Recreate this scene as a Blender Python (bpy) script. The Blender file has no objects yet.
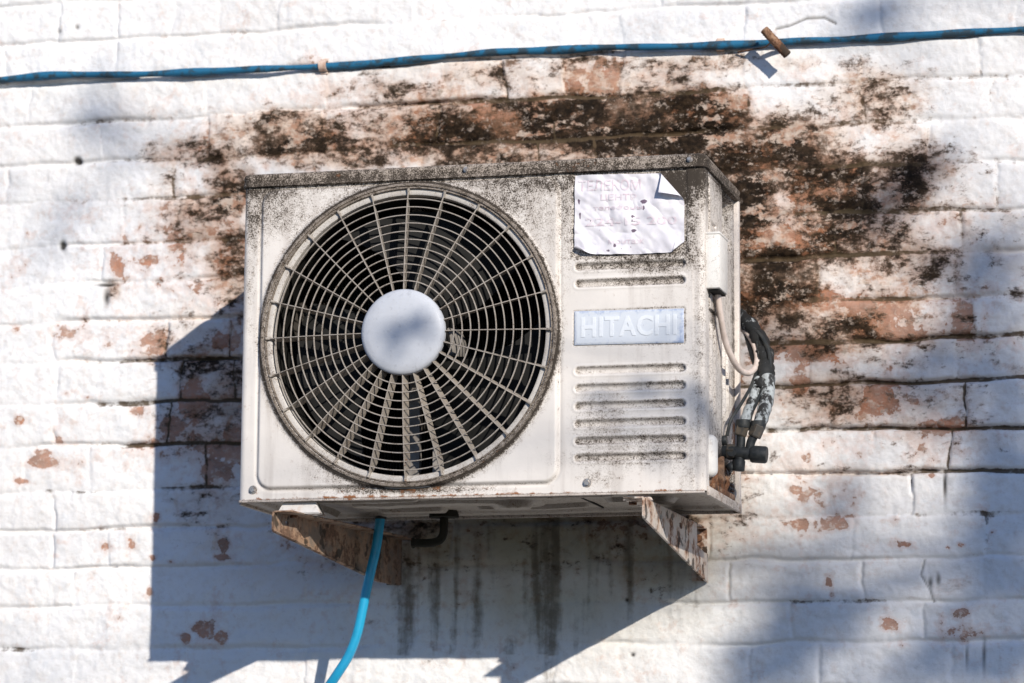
import bpy, bmesh, math, random
import numpy as np
from mathutils import Vector, Matrix, Euler
random.seed(7); rng=np.random.RandomState(11)
C=bpy.context.scene.collection
PI=math.pi
# ------------------------------------------------------------------ measures (metres)
Z0=2.2                       # height of the unit's underside above the ground
W,H=.7996,.5604              # unit width, height
F,G=.4816,.1795              # distance of its front / back from the wall
SUN=Vector((.342,-.4816,.238)).normalized()
# ------------------------------------------------------------------ camera (fitted)
cp=Vector((1.78112,-5.55245,Z0-.5708)); yaw,pit,rol=.25228125,.15671280,.00647735; FPX=3197.738
fwd=Vector((-math.sin(yaw)*math.cos(pit),math.cos(yaw)*math.cos(pit),math.sin(pit)))
r0=fwd.cross(Vector((0,0,1))).normalized(); u0=r0.cross(fwd)
cr=math.cos(rol)*r0+math.sin(rol)*u0; cu=-math.sin(rol)*r0+math.cos(rol)*u0
def at(px,py,Y):
    """the point at depth plane y=Y that was measured at that place of the photograph"""
    d=fwd+cr*((px-512)/FPX)-cu*((py-341.5)/FPX)
    t=(Y-cp.y)/d.y
    return cp+d*t
def wall_px(x,z,Y=0.):
    """measured picture coordinates of points of the plane y=Y, for placing stains where they are"""
    dx=x-cp.x; dy=Y-cp.y; dz=z-cp.z
    zz=dx*fwd.x+dy*fwd.y+dz*fwd.z
    return 512+FPX*(dx*cr.x+dy*cr.y+dz*cr.z)/zz, 341.5-FPX*(dx*cu.x+dy*cu.y+dz*cu.z)/zz
# ------------------------------------------------------------------ numpy noise
def vnoise(x,y,seed=0):
    xi=np.floor(x).astype(np.int64); yi=np.floor(y).astype(np.int64)
    fx=x-xi; fy=y-yi; fx=fx*fx*(3-2*fx); fy=fy*fy*(3-2*fy)
    def h(a,b):
        n=(a*374761393+b*668265263+seed*1442695041)&0xffffffff
        n=((n^(n>>13))*1274126177)&0xffffffff
        return ((n^(n>>16))&0xffff)/65535.
    return (h(xi,yi)*(1-fx)+h(xi+1,yi)*fx)*(1-fy)+(h(xi,yi+1)*(1-fx)+h(xi+1,yi+1)*fx)*fy
def fbm(x,y,seed=0,o=4):
    s=0;a=.5;t=0
    for i in range(o):
        s=s+a*vnoise(x*2**i,y*2**i,seed+i*17);t+=a;a*=.5
    return s/t
def sstep(v,a,b):
    t=np.clip((v-a)/(b-a),0,1);return t*t*(3-2*t)
def blobs(X,Y,L):
    s=np.zeros_like(X)
    for (cx,cy,rx,ry,st) in L:
        s=np.maximum(s,st*np.exp(-(((X-cx)/rx)**2+((Y-cy)/ry)**2)))
    return s
def blobsum(X,Y,L):
    s=np.zeros_like(X)
    for (cx,cy,rx,ry,st) in L:
        s=s+st*np.exp(-(((X-cx)/rx)**2+((Y-cy)/ry)**2))
    return s
def sd_rrect(x,z,x0,x1,z0,z1,r):
    qx=np.abs(x-(x0+x1)/2)-(x1-x0)/2+r; qz=np.abs(z-(z0+z1)/2)-(z1-z0)/2+r
    return np.hypot(np.maximum(qx,0),np.maximum(qz,0))+np.minimum(np.maximum(qx,qz),0)-r
# ------------------------------------------------------------------ object helpers
def tag(o,label=None,cat=None,group=None,kind=None):
    if label:o['label']=label
    if cat:o['category']=cat
    if group:o['group']=group
    if kind:o['kind']=kind
    return o
def root(name,loc,label,cat,group=None):
    o=bpy.data.objects.new(name,None);C.objects.link(o);o.location=loc;o.empty_display_size=.05
    return tag(o,label,cat,group)
def wloc(o):
    v=Vector((0,0,0))
    while o is not None: v+=o.location; o=o.parent
    return v
def link(name,me,mat,parent=None,smooth=None,label=None):
    """world-space mesh -> object; kept in world coordinates under its parent"""
    o=bpy.data.objects.new(name,me);C.objects.link(o)
    if parent is not None:
        o.parent=parent; off=wloc(parent); me.transform(Matrix.Translation(-off))
    if mat is not None: me.materials.append(mat)
    if smooth is not None:
        me.polygons.foreach_set('use_smooth',[smooth]*len(me.polygons))
        if smooth and len(me.polygons)<60000:
            try: me.set_sharp_from_angle(angle=math.radians(42))
            except Exception: pass
    if label:o['label']=label
    return o
def bm_obj(name,bm,mat,parent=None,smooth=None,label=None):
    bmesh.ops.recalc_face_normals(bm,faces=bm.faces)
    me=bpy.data.meshes.new(name);bm.to_mesh(me);bm.free()
    return link(name,me,mat,parent,smooth,label)
def bbox(bm,x0,x1,y0,y1,z0,z1,bev=0,seg=2):
    r=bmesh.ops.create_cube(bm,size=1)
    vs=r['verts']
    for v in vs:
        v.co=Vector(((x0+x1)/2+v.co.x*(x1-x0),(y0+y1)/2+v.co.y*(y1-y0),(z0+z1)/2+v.co.z*(z1-z0)))
    if bev>0:
        es=list({e for v in vs for e in v.link_edges})
        bmesh.ops.bevel(bm,geom=es,offset=bev,segments=seg,affect='EDGES',profile=.5)
def smooth_path(P,n=8):
    P=[Vector(p) for p in P];out=[]
    for i in range(len(P)-1):
        a=P[max(i-1,0)];b=P[i];c=P[i+1];d=P[min(i+2,len(P)-1)]
        for k in range(n):
            t=k/n
            out.append(.5*((2*b)+(c-a)*t+(2*a-5*b+4*c-d)*t*t+(-a+3*b-3*c+d)*t**3))
    out.append(P[-1]);return out
def tube(bm,P,R,n=14,cap=True,flat=1.,jit=0,up=None):
    P=[Vector(p) for p in P]
    if not hasattr(R,'__len__'):R=[R]*len(P)
    rings=[];ref=Vector(up) if up else Vector((.3,.2,.93))
    for i,p in enumerate(P):
        t=(P[min(i+1,len(P)-1)]-P[max(i-1,0)]).normalized()
        a=t.cross(ref)
        if a.length<1e-3:a=t.cross(Vector((1,0,0)))
        a.normalize();b=a.cross(t)
        if not up: ref=b
        rr=[]
        for k in range(n):
            q=2*PI*k/n;j=1+jit*(random.random()-.5)
            rr.append(bm.verts.new(p+(a*math.cos(q)*flat+b*math.sin(q))*R[i]*j))
        rings.append(rr)
    for i in range(len(rings)-1):
        for k in range(n):
            bm.faces.new((rings[i][k],rings[i][(k+1)%n],rings[i+1][(k+1)%n],rings[i+1][k]))
    if cap:
        bm.faces.new(rings[0]);bm.faces.new(rings[-1][::-1])
def lathe_y(bm,cx,cz,prof,n=96,closed=False):
    """revolve profile [(r,y)] about the axis through (cx,cz) along y"""
    rings=[]
    for (r,y) in prof:
        if r<1e-6: rings.append([bm.verts.new((cx,y,cz))]*n)
        else: rings.append([bm.verts.new((cx+r*math.cos(2*PI*k/n),y,cz+r*math.sin(2*PI*k/n))) for k in range(n)])
    m=len(rings)
    for i in range(m if closed else m-1):
        A=rings[i];B=rings[(i+1)%m]
        for k in range(n):
            vs=[A[k],A[(k+1)%n],B[(k+1)%n],B[k]];u=[]
            for v in vs:
                if v not in u:u.append(v)
            if len(u)>2:
                try:bm.faces.new(u)
                except ValueError:pass
def grid_mesh(name,X,Y,Z,keep=None,attrs=None):
    """X,Y,Z arrays (nz,nx) -> mesh of quads"""
    nz,nx=X.shape
    co=np.stack([X,Y,Z],-1).reshape(-1,3)
    idx=np.arange(nz*nx).reshape(nz,nx)
    q=np.stack([idx[:-1,:-1],idx[:-1,1:],idx[1:,1:],idx[1:,:-1]],-1)
    if keep is not None: q=q[keep]
    q=q.reshape(-1,4)
    used=np.zeros(nz*nx,bool);used[q.ravel()]=True
    remap=np.cumsum(used)-1
    q=remap[q];co=co[used]
    me=bpy.data.meshes.new(name)
    me.vertices.add(len(co));me.vertices.foreach_set('co',co.astype(np.float32).ravel())
    me.loops.add(q.size);me.loops.foreach_set('vertex_index',q.astype(np.int32).ravel())
    me.polygons.add(len(q));me.polygons.foreach_set('loop_start',np.arange(0,q.size,4,dtype=np.int32))
    try: me.polygons.foreach_set('loop_total',np.full(len(q),4,np.int32))
    except Exception: pass
    me.update(calc_edges=True)
    for k,v in (attrs or {}).items():
        a=me.attributes.new(k,'FLOAT','POINT');a.data.foreach_set('value',v.reshape(-1)[used].astype(np.float32))
    me.validate()
    return me
# ------------------------------------------------------------------ node helpers
class NT:
    def __init__(s,name,rough=.6,spec=.3,metal=0):
        s.m=bpy.data.materials.new(name);s.m.use_nodes=True;s.t=s.m.node_tree;s.n=s.t.nodes;s.l=s.t.links
        s.b=s.n['Principled BSDF'];s.b.inputs['Roughness'].default_value=rough
        s.b.inputs['Specular IOR Level'].default_value=spec;s.b.inputs['Metallic'].default_value=metal
        s.pos=None
    def set(s,inp,v):
        if isinstance(v,(int,float)): inp.default_value=v
        elif isinstance(v,(tuple,list)):
            inp.default_value=tuple(v)+((1,) if len(v)==3 and len(inp.default_value)==4 else ())
        else: s.l.new(v,inp)
    def P(s,scale=(1,1,1),off=(0,0,0)):
        if s.pos is None:
            g=s.n.new('ShaderNodeNewGeometry');s.pos=g.outputs['Position']
        m=s.n.new('ShaderNodeMapping');m.inputs['Scale'].default_value=scale;m.inputs['Location'].default_value=off
        s.l.new(s.pos,m.inputs['Vector']);return m.outputs[0]
    def noise(s,scale,detail=4,rough=.55,vec=None,dist=0,off=(0,0,0)):
        n=s.n.new('ShaderNodeTexNoise');s.l.new(vec if vec is not None else s.P(off=off),n.inputs['Vector'])
        n.inputs['Scale'].default_value=scale;n.inputs['Detail'].default_value=detail
        n.inputs['Roughness'].default_value=rough;n.inputs['Distortion'].default_value=dist
        return n.outputs['Fac']
    def attr(s,name):
        a=s.n.new('ShaderNodeAttribute');a.attribute_name=name;return a.outputs['Fac']
    def math(s,op,a,b=0,c=None,clamp=False):
        m=s.n.new('ShaderNodeMath');m.operation=op;m.use_clamp=clamp
        s.set(m.inputs[0],a);s.set(m.inputs[1],b)
        if c is not None:s.set(m.inputs[2],c)
        return m.outputs[0]
    def add(s,a,b):return s.math('ADD',a,b)
    def mul(s,a,b):return s.math('MULTIPLY',a,b)
    def cen(s,n,k):return s.math('MULTIPLY_ADD',n,k,-.5*k)      # (n-.5)*k
    def ss(s,v,a,b,lo=0,hi=1):
        m=s.n.new('ShaderNodeMapRange');m.interpolation_type='SMOOTHSTEP'
        s.set(m.inputs['Value'],v);m.inputs['From Min'].default_value=a;m.inputs['From Max'].default_value=b
        m.inputs['To Min'].default_value=lo;m.inputs['To Max'].default_value=hi;return m.outputs[0]
    def mix(s,f,a,b,mode='MIX'):
        m=s.n.new('ShaderNodeMix');m.data_type='RGBA';m.blend_type=mode
        s.set(m.inputs[0],f);s.set(m.inputs[6],a);s.set(m.inputs[7],b);return m.outputs[2]
    def bump(s,h,dist,strength=1.,prev=None):
        b=s.n.new('ShaderNodeBump');b.inputs['Distance'].default_value=dist;b.inputs['Strength'].default_value=strength
        s.set(b.inputs['Height'],h)
        if prev is not None:s.l.new(prev,b.inputs['Normal'])
        return b.outputs[0]
    def out(s,col=None,rough=None,normal=None):
        if col is not None:s.set(s.b.inputs['Base Color'],col)
        if rough is not None:s.set(s.b.inputs['Roughness'],rough)
        if normal is not None:s.l.new(normal,s.b.inputs['Normal'])
        return s.m
# ------------------------------------------------------------------ materials
def mat_wall():
    s=NT('old_painted_brick',.85,.10)
    peel=s.attr('peel');dirt=s.attr('dirt');joint=s.attr('joint');jd=s.attr('jdirt');stk=s.attr('streak');br=s.attr('brick_rnd');hole=s.attr('hole')
    nA=s.noise(13,7,.62,dist=.4);nB=s.noise(55,6,.65,off=(3,1,2));nC=s.noise(170,4,.6,off=(7,5,1));nL=s.noise(3.2,3,.5,off=(1,9,4))
    nD=s.noise(38,9,.78,off=(4,4,9));nE=s.noise(8,5,.6,off=(2,6,6),dist=.6);nF=s.noise(480,2,.5,off=(1,2,8))
    nG=s.noise(19,10,.72,vec=s.P((.72,1,1.25),(8,2,5)),dist=.25);nH=s.noise(95,7,.72,vec=s.P((.8,1,1.1),(2,8,8)));nI=s.noise(5,4,.6,off=(5,5,2))
    # paint: several coats, off white, faint warm and cool mottling
    p=s.mix(s.ss(nL,.35,.65),(.765,.75,.735),(.82,.81,.80))
    p=s.mix(s.ss(nB,.48,.66,0,.45),p,(.70,.645,.60));p=s.mix(s.ss(nH,.56,.70,0,.40),p,(.58,.54,.50))
    p=s.mix(s.ss(s.noise(21,6,.7,off=(9,9,1)),.55,.68,0,.30),p,(.62,.66,.70))
    p=s.mix(s.ss(nC,.58,.72,0,.30),p,(.55,.50,.45))
    # brick under it
    b=s.mix(s.ss(nB,.40,.60),(.50,.215,.115),(.43,.245,.175))
    b=s.mix(s.ss(br,.2,.9,0,.55),b,(.44,.31,.25))
    b=s.mix(s.ss(nG,.46,.60,0,.55),b,(.24,.14,.095))
    b=s.mix(s.ss(nH,.53,.60,0,.70),b,(.66,.56,.49))
    # thinned paint, then bare brick
    v=s.add(peel,s.add(s.cen(nA,1.7),s.add(s.cen(nB,1.0),s.cen(nH,.35))))
    col=s.mix(s.ss(v,.20,.50,0,.42),p,(.66,.49,.42))
    bare=s.ss(v,.53,.575)
    col=s.mix(s.mul(bare,.93),col,b)
    # decay: brown mottling in three sizes, then black algae
    d1=s.ss(s.add(s.mul(dirt,.9),s.add(s.cen(nG,2.0),s.cen(nI,1.3))),.30,.75)
    col=s.mix(s.mul(d1,.55),col,s.mix(s.ss(nH,.40,.62),(.46,.255,.15),(.22,.13,.08)))
    col=s.mix(s.ss(s.add(dirt,s.cen(nE,.8)),.12,.80,0,.75),col,(.84,.66,.52),'MULTIPLY')
    d2=s.ss(s.add(s.mul(dirt,.85),s.add(s.cen(nH,1.6),s.cen(nG,1.4))),.40,.72)
    d2=s.math('MULTIPLY',d2,s.ss(dirt,.06,.30))
    col=s.mix(s.mul(d2,.80),col,s.mix(s.ss(nB,.4,.6),(.075,.048,.028),(.18,.10,.06)))
    blk=s.add(s.mul(dirt,.93),s.add(s.cen(nG,3.0),s.add(s.cen(nI,1.3),s.add(s.cen(nH,1.0),s.cen(nC,.4)))))
    blk=s.math('MULTIPLY',s.ss(blk,.50,.92),s.ss(dirt,.08,.30))
    col=s.mix(s.mul(blk,.96),col,s.mix(s.ss(nH,.42,.66),(.012,.009,.006),(.060,.040,.024)))
    soot=s.ss(s.add(dirt,s.add(s.cen(nI,1.4),s.cen(nG,.8))),.25,1.05,0,.55)
    col=s.mix(soot,col,(.42,.345,.285),'MULTIPLY')
    fl=s.ss(s.add(s.noise(44,8,.72,vec=s.P((.8,1,1.2),(6,3,1))),s.cen(s.noise(150,4,.65,off=(4,1,1)),.5)),.55,.68)
    col=s.mix(s.math('MULTIPLY',s.mul(fl,.50),s.ss(dirt,.25,.7)),col,s.mix(nB,(.68,.575,.49),(.50,.37,.28)))
    fm=s.ss(s.add(s.noise(15,7,.68,vec=s.P((.6,1,1.3),(3,7,7))),s.cen(nH,.35)),.545,.60)
    col=s.mix(s.math('MULTIPLY',s.mul(fm,.72),s.ss(dirt,.22,.6)),col,s.mix(s.ss(nB,.4,.6),(.66,.53,.43),(.47,.27,.18)))
    # dirt and moss in the joints
    joint=s.ss(s.add(joint,s.add(s.cen(nH,.9),s.cen(nB,.7))),.42,.80)
    j=s.mul(joint,s.ss(s.add(jd,s.add(s.cen(nA,1.5),s.cen(nB,1.0))),.45,.80))
    col=s.mix(s.mul(j,.93),col,s.mix(nE,(.050,.042,.022),(.12,.075,.045)))
    # run-off streaks, over an olive tint: dirt and painted shade under the unit
    sv=s.P((1,1,.055));ns=s.noise(34,5,.6,vec=sv);ns2=s.noise(120,3,.6,vec=s.P((1,1,.12),(4,0,2)))
    col=s.mix(s.ss(s.attr('olive'),.0,1.,0,.92),col,(.50,.46,.31),'MULTIPLY')
    st=s.ss(s.add(stk,s.add(s.cen(ns,1.2),s.add(s.cen(ns2,.7),s.cen(nB,.9)))),.15,1.05,0,.80)
    st=s.math('MULTIPLY',st,s.ss(stk,.02,.25))
    col=s.mix(st,col,(.115,.088,.055))
    col=s.mix(s.mul(hole,.95),col,(.03,.025,.02))
    # relief
    hgt=s.add(s.mul(bare,-1.),s.add(s.mul(nB,.6),s.mul(nC,.55)))
    hgt=s.add(hgt,s.mul(s.mul(nH,s.add(bare,dirt)),1.3));hgt=s.add(hgt,s.mul(blk,-.45))
    n=s.bump(hgt,.0020,.7);n=s.bump(nF,.0006,.4,n)
    n=s.bump(s.ss(s.noise(26,5,.6,dist=.6,off=(6,1,1)),.40,.60),.0012,.22,n)
    return s.out(col,s.ss(bare,0,1,.75,.92),n)
def mat_panel(name='enamelled_steel',base=(.69,.64,.575),use_attr=True,g=.25,rust=.0,bl=(.030,.023,.017)):
    s=NT(name,.45,.22)
    gr=s.attr('grime') if use_attr else g
    ru=s.attr('rust') if use_attr else rust
    nS=s.noise(470,3,.6);nM=s.noise(90,5,.65,off=(3,3,1));nL=s.noise(9,4,.6,off=(8,1,5));nV=s.noise(45,4,.6,vec=s.P((1,1,.07)))
    col=s.mix(s.ss(nL,.35,.68),base,tuple(c*1.09 for c in base))
    col=s.mix(s.ss(s.add(nV,s.mul(gr,.25)),.50,.75,0,.38),col,(.42,.37,.33))
    col=s.mix(s.ss(nM,.60,.74,0,.45),col,(.40,.30,.23))
    k=s.add(gr,s.add(s.cen(nS,1.9),s.add(s.cen(nM,1.2),s.cen(nL,.5))))
    soft=s.ss(k,.10,.95,0,.74);hard=s.ss(k,.50,1.0,0,.95)
    hard=s.math('MULTIPLY',hard,s.ss(gr,.05,.22)) if use_attr else hard
    soft=s.math('MULTIPLY',soft,s.ss(gr,.02,.3)) if use_attr else soft
    col=s.mix(soft,col,(.25,.20,.155));col=s.mix(hard,col,bl)
    r=s.ss(s.add(ru,s.add(s.cen(nM,1.6),s.cen(nL,.9))),.45,.75)
    if use_attr: r=s.math('MULTIPLY',r,s.ss(ru,.03,.2))
    rc=s.mix(nS,(.20,.085,.04),(.33,.15,.07));col=s.mix(r,col,rc)
    n=s.bump(s.add(s.mul(nM,.7),s.add(s.mul(hard,.5),s.mul(r,.8))),.0006,.6)
    n=s.bump(nL,.004,.35,n)
    return s.out(col,s.math('MINIMUM',s.add(.42,s.mul(s.add(s.add(soft,hard),r),.35)),.85),n)
def mat_rusty(name,paint,rustk,dark=.5,ra=(.30,.135,.07),rb=(.14,.075,.048)):
    s=NT(name,.8,.2)
    nA=s.noise(32,7,.65,dist=.3);nB=s.noise(110,5,.65,off=(5,2,2));nV=s.noise(50,4,.6,vec=s.P((1,1,.12)));nC=s.noise(400,3,.6)
    r=s.mix(s.ss(nB,.35,.65),ra,rb);r=s.mix(s.ss(nC,.5,.7,0,dark),r,(.06,.035,.025))
    f=s.ss(s.add(rustk,s.add(s.cen(nA,2.0),s.add(s.cen(nV,1.0),s.cen(nB,.8)))),.34,.66)
    col=s.mix(s.ss(nB,.5,.7,0,.5),paint,tuple(c*.6 for c in paint))
    col=s.mix(s.ss(s.add(rustk,s.cen(nA,2.)),.2,.5,0,.5),col,(.50,.30,.18))
    col=s.mix(f,col,r)
    nE=s.noise(24,3,.5,off=(1,5,9),vec=None);col=s.mix(s.ss(nE,.585,.61,0,.8),col,(.035,.03,.024))
    n=s.bump(s.add(s.mul(f,-.6),s.add(nB,s.mul(nC,.5))),.0012,.7)
    return s.out(col,s.ss(f,0,1,.6,.92),n)
def mat_simple(name,c,c2=None,scale=60,rough=.5,spec=.3,b=.0005,k=.6,metal=0,lo=.4,hi=.66):
    s=NT(name,rough,spec,metal);n1=s.noise(scale,6,.65);n2=s.noise(scale*6,3,.6,off=(3,3,3))
    col=s.mix(s.ss(n1,lo,hi,0,k),c,c2 or tuple(x*.6 for x in c))
    col=s.mix(s.ss(n2,.55,.75,0,.3),col,tuple(x*.5 for x in c))
    return s.out(col,s.add(rough-.1,s.mul(n1,.25)),s.bump(s.add(n1,s.mul(n2,.5)),b,.6))
M={}
M['wall']=mat_wall()
M['panel']=mat_panel(base=(.70,.655,.605))
M['side']=mat_panel('side_steel',(.66,.60,.55),False,.16,.12)
M['side_dirty']=mat_panel('side_steel_dirty',(.56,.50,.45),False,.45,.30)
M['cover']=mat_panel('cover_plastic',(.72,.70,.66),False,.06,.02)
M['lid']=mat_panel('lid_steel',(.46,.395,.335),True)
M['pan']=mat_panel('base_pan_steel',(.33,.295,.25),False,.36,.20)
M['grille']=mat_panel('grille_enamel',(.37,.335,.29),False,.42,.18,(.08,.06,.045))
M['rim']=mat_panel('rim_enamel',(.21,.18,.15),False,.66,.18)
M['hub']=mat_simple('hub_plastic',(.53,.55,.59),(.46,.47,.50),22,.45,.3,.0006,.5)
M['duct']=mat_panel('duct_enamel',(.56,.53,.49),False,.30,.12)
M['motor']=mat_simple('motor_steel',(.30,.28,.26),(.12,.10,.09),20,.5,.3)
M['blade']=mat_simple('blade_plastic',(.022,.022,.022),(.014,.014,.013),20,.85,.08)
M['dark']=mat_simple('dark_interior',(.022,.022,.02),None,40,.8,.1)
M['coil']=mat_simple('coil_metal',(.060,.052,.045),(.03,.027,.024),60,.6,.3)
M['bracketA']=mat_rusty('rusty_shaded_bracket_paint',(.21,.165,.13),.40,.6,(.20,.115,.075),(.13,.085,.06))  # rust, plus the shade under the unit painted into the brown
M['bracketB']=mat_rusty('flaking_bracket_paint',(.58,.52,.46),.38)
M['foot']=mat_rusty('foot_paint',(.66,.63,.60),.26)
M['rust']=mat_rusty('deep_rust',(.15,.095,.065),.62,.95,(.22,.10,.05),(.10,.055,.036))
M['elbow']=mat_simple('black_drain_plastic',(.030,.028,.022),None,60,.8,.1)
M['steel']=mat_simple('screw_steel',(.50,.47,.43),(.25,.17,.12),300,.35,.5,.0003,.8,.7)
M['wallpipe']=mat_simple('blue_pipe_paint',(.020,.135,.25),(.035,.055,.07),38,.6,.2,.0012,.95,lo=.46,hi=.60)
M['tan']=mat_simple('pipe_saddle_paint',(.66,.52,.43),(.36,.17,.09),120,.7,.2)
M['hose']=mat_simple('blue_hose_rubber',(.015,.33,.56),(.02,.24,.44),12,.33,.45,.0004,.5)
M['cable']=mat_simple('cable_sheath',(.68,.58,.52),(.52,.42,.36),60,.5,.3)
M['black']=mat_simple('black_fitting',(.020,.024,.026),(.06,.06,.055),90,.5,.35,.0008)
def mat_tape():
    s=NT('weathered_black_tape',.6,.3);n=s.noise(38,6,.7,vec=s.P((1,1,.5)));n2=s.noise(160,4,.6)
    f=s.ss(s.add(n,s.cen(n2,.35)),.56,.64,0,.8);col=s.mix(f,(.018,.019,.019),(.42,.44,.44))
    return s.out(col,.6,s.bump(s.add(f,n2),.0012,.7))
M['tape']=mat_tape()
M['nut']=mat_simple('tarnished_nut',(.055,.05,.042),(.13,.10,.07),120,.5,.4,.0006,.7)
def mat_foam():
    s=NT('grey_pipe_insulation',.6,.3);n=s.noise(55,6,.7,vec=s.P((1,1,.22)));n2=s.noise(200,4,.6)
    f=s.ss(s.add(n,s.cen(n2,.3)),.44,.54);col=s.mix(f,(.03,.03,.03),s.mix(n2,(.25,.28,.29),(.50,.53,.53)))
    return s.out(col,.6,s.bump(s.add(f,n2),.0012,.7))
M['foam']=mat_foam()
def mat_paper():
    s=NT('faded_paper',.7,.2);mk=s.attr('mark');n=s.noise(160,4,.6);n2=s.noise(30,4,.6,off=(2,2,2))
    col=s.mix(s.ss(n2,.4,.65),(.77,.745,.77),(.68,.66,.70));col=s.mix(s.ss(n,.62,.72,0,.4),col,(.6,.5,.58))
    f=s.ss(s.add(mk,s.cen(n,1.2)),.45,.62,0,.93);col=s.mix(f,col,(.10,.06,.10))
    return s.out(col,.65,s.bump(n2,.002,.5))
M['paper']=mat_paper()
M['ink']=mat_simple('faded_pink_ink',(.69,.57,.62),(.74,.69,.72),90,.7,.2,.0001,.9,lo=.35,hi=.6)
def mat_badge():
    s=NT('worn_badge_foil',.4,.4);e=s.attr('edge');n=s.noise(200,4,.7);n2=s.noise(40,5,.65,vec=s.P((1,1,.3)))
    f=s.ss(s.add(e,s.add(s.cen(n,1.3),s.cen(n2,1.6))),.25,.95)
    col=s.mix(f,(.63,.665,.71),(.33,.40,.55));col=s.mix(s.ss(n,.66,.74,0,.7),col,(.2,.17,.22))
    return s.out(col,.4,s.bump(n,.0003,.5))
M['badge']=mat_badge()
M['letter']=mat_simple('letter_white',(.74,.77,.80),(.63,.67,.72),120,.45,.3,.0001,.4)
# ------------------------------------------------------------------ WALL
def build_wall():
    fine=.0026
    xs=np.concatenate([np.linspace(-4.2,-.86,100)[:-1],np.arange(-.86,1.5,fine),np.linspace(1.5,6.2,130)])
    zs=np.concatenate([np.linspace(0,Z0-.42,60)[:-1],np.arange(Z0-.42,Z0+1.14,fine),np.linspace(Z0+1.14,4.6,50)])
    X,Z=np.meshgrid(xs,zs);z=Z-Z0
    PX,PY=wall_px(X,Z)
    zl=[.941,.863,.784,.706,.633,.550,.473,.400,.321,.240,.166,.081,.006,-.067,-.140,-.216]
    zr=[.940,.862,.784,.707,.629,.542,.470,.390,.315,.240,.158,.081,.005,-.068,-.143,-.214]
    zl=[zl[0]+.0765*i for i in range(46,0,-1)]+zl+[zl[-1]-.0758*i for i in range(1,28)]
    zr=[zr[0]+.0765*i for i in range(46,0,-1)]+zr+[zr[-1]-.0758*i for i in range(1,28)]
    zl=np.array(zl);zr=np.array(zr);n=len(zl)
    t=np.clip((X+.53)/1.585,-.5,1.6)
    # waviness of every course
    wav=(fbm(X*2.2,z*7,3,3)-.5)*.016+(fbm(X*14,z*9,4,3)-.5)*.010
    zz=z+wav
    row=np.zeros(X.shape,int);dl=np.full(X.shape,9.)
    for k in range(n):
        lk=zl[k]*(1-t)+zr[k]*t
        row+=(zz<lk)
        dl=np.minimum(dl,np.abs(zz-lk))
    r2=np.random.RandomState(5)
    dv=np.full(X.shape,9.);bid=np.zeros(X.shape)
    xw=X+(fbm(X*9,z*14,8,3)-.5)*.020+(fbm(X*40,z*55,9,2)-.5)*.006
    for k in range(n+1):
        m=row==k
        if not m.any():continue
        js=[-4.6+r2.rand()*.2]
        while js[-1]<6.6:
            js.append(js[-1]+(.232+r2.randn()*.012 if r2.rand()<.68 else .116+r2.randn()*.01))
        js=np.array(js);xx=xw[m];i=np.searchsorted(js,xx)
        dv[m]=np.minimum(np.abs(xx-js[np.clip(i-1,0,len(js)-1)]),np.abs(xx-js[np.clip(i,0,len(js)-1)]))
        bid[m]=k*97+i
    brnd=vnoise(bid*3.7+.5,bid*.913+.5,77);brnd2=vnoise(bid*1.9+.5,bid*2.31+.5,78)
    jw=.0018+.0050*fbm(X*11,z*11,21,3)
    # strength of the joints: shallow (filled with paint) or raked
    jamp=.18+.9*sstep(fbm(X*4.5,z*11,31,3),.38,.62)
    jamp=jamp*(.55+1.0*blobs(PX,PY,[(900,380,260,130,1.1),(190,400,130,90,1.1),(560,110,400,50,.9),(120,500,200,120,.35),(850,600,250,90,.45)]))
    gl=np.exp(-(dl/jw)**2);gv=np.exp(-(dv/(jw*.85))**2)
    vst=sstep(fbm(X*6,z*6,41,3),.45,.65)
    jprof=np.maximum(gl*jamp,gv*jamp*.55*vst)
    edge=np.exp(-(np.minimum(dl,dv*1.1)/.013)**2)
    h=.0095*np.clip(jprof,0,1.3)+.0010*edge*(.3+.7*fbm(X*5,z*5,42,2))
    h+=(brnd-.5)*.0035+(brnd2-.5)*.005*np.clip((fbm(X*3,z*3,51,2)-.5)*3,-1,1)
    h+=(fbm(X*7,z*11,61,4)-.5)*.0065+(fbm(X*38,z*45,62,3)-.5)*.0036*(.4+1.2*fbm(X*4,z*6,64,2))+(fbm(X*110,z*110,63,2)-.5)*.0018
    # missing chips on brick edges in the decayed zone
    dirtL=[(950,230,70,110,.40),(860,340,140,40,.46),(960,420,70,60,.34),(350,160,130,16,.80),(500,158,120,14,.9),(850,230,180,120,.50),(940,300,90,110,.44),(900,400,150,50,.40),(190,230,80,70,.36),(640,66,250,18,.50),(470,135,170,44,.95),(600,128,150,50,1.12),(700,140,90,56,1.12),(300,140,100,38,.85),(560,78,230,24,.60),(400,92,120,26,.55),(330,70,60,20,.35),
      (790,150,75,55,.95),(850,235,95,85,.86),(905,180,60,66,.72),(775,285,66,62,1.02),(900,268,90,60,.68),(870,100,75,40,.74),(820,175,80,34,.9),(750,200,30,70,1.1),
      (200,215,64,54,.52),(232,180,34,50,.88),(150,115,70,40,.22),(195,150,60,25,.62),(240,260,40,60,.72),(115,290,12,16,.5),(930,330,95,60,.50),(840,330,100,30,.7),
      (200,350,60,50,.72),(205,430,70,46,.58),(235,400,60,80,.6),(820,400,100,34,.62),(930,430,120,50,.42),(1000,250,45,90,.36),(870,470,170,12,.36),
      (450,380,240,230,.62),(640,380,130,200,.75),(760,440,30,60,.25),(210,500,60,40,.42),(200,530,60,40,.3)]
    dirt=blobs(PX,PY,dirtL)
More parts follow.
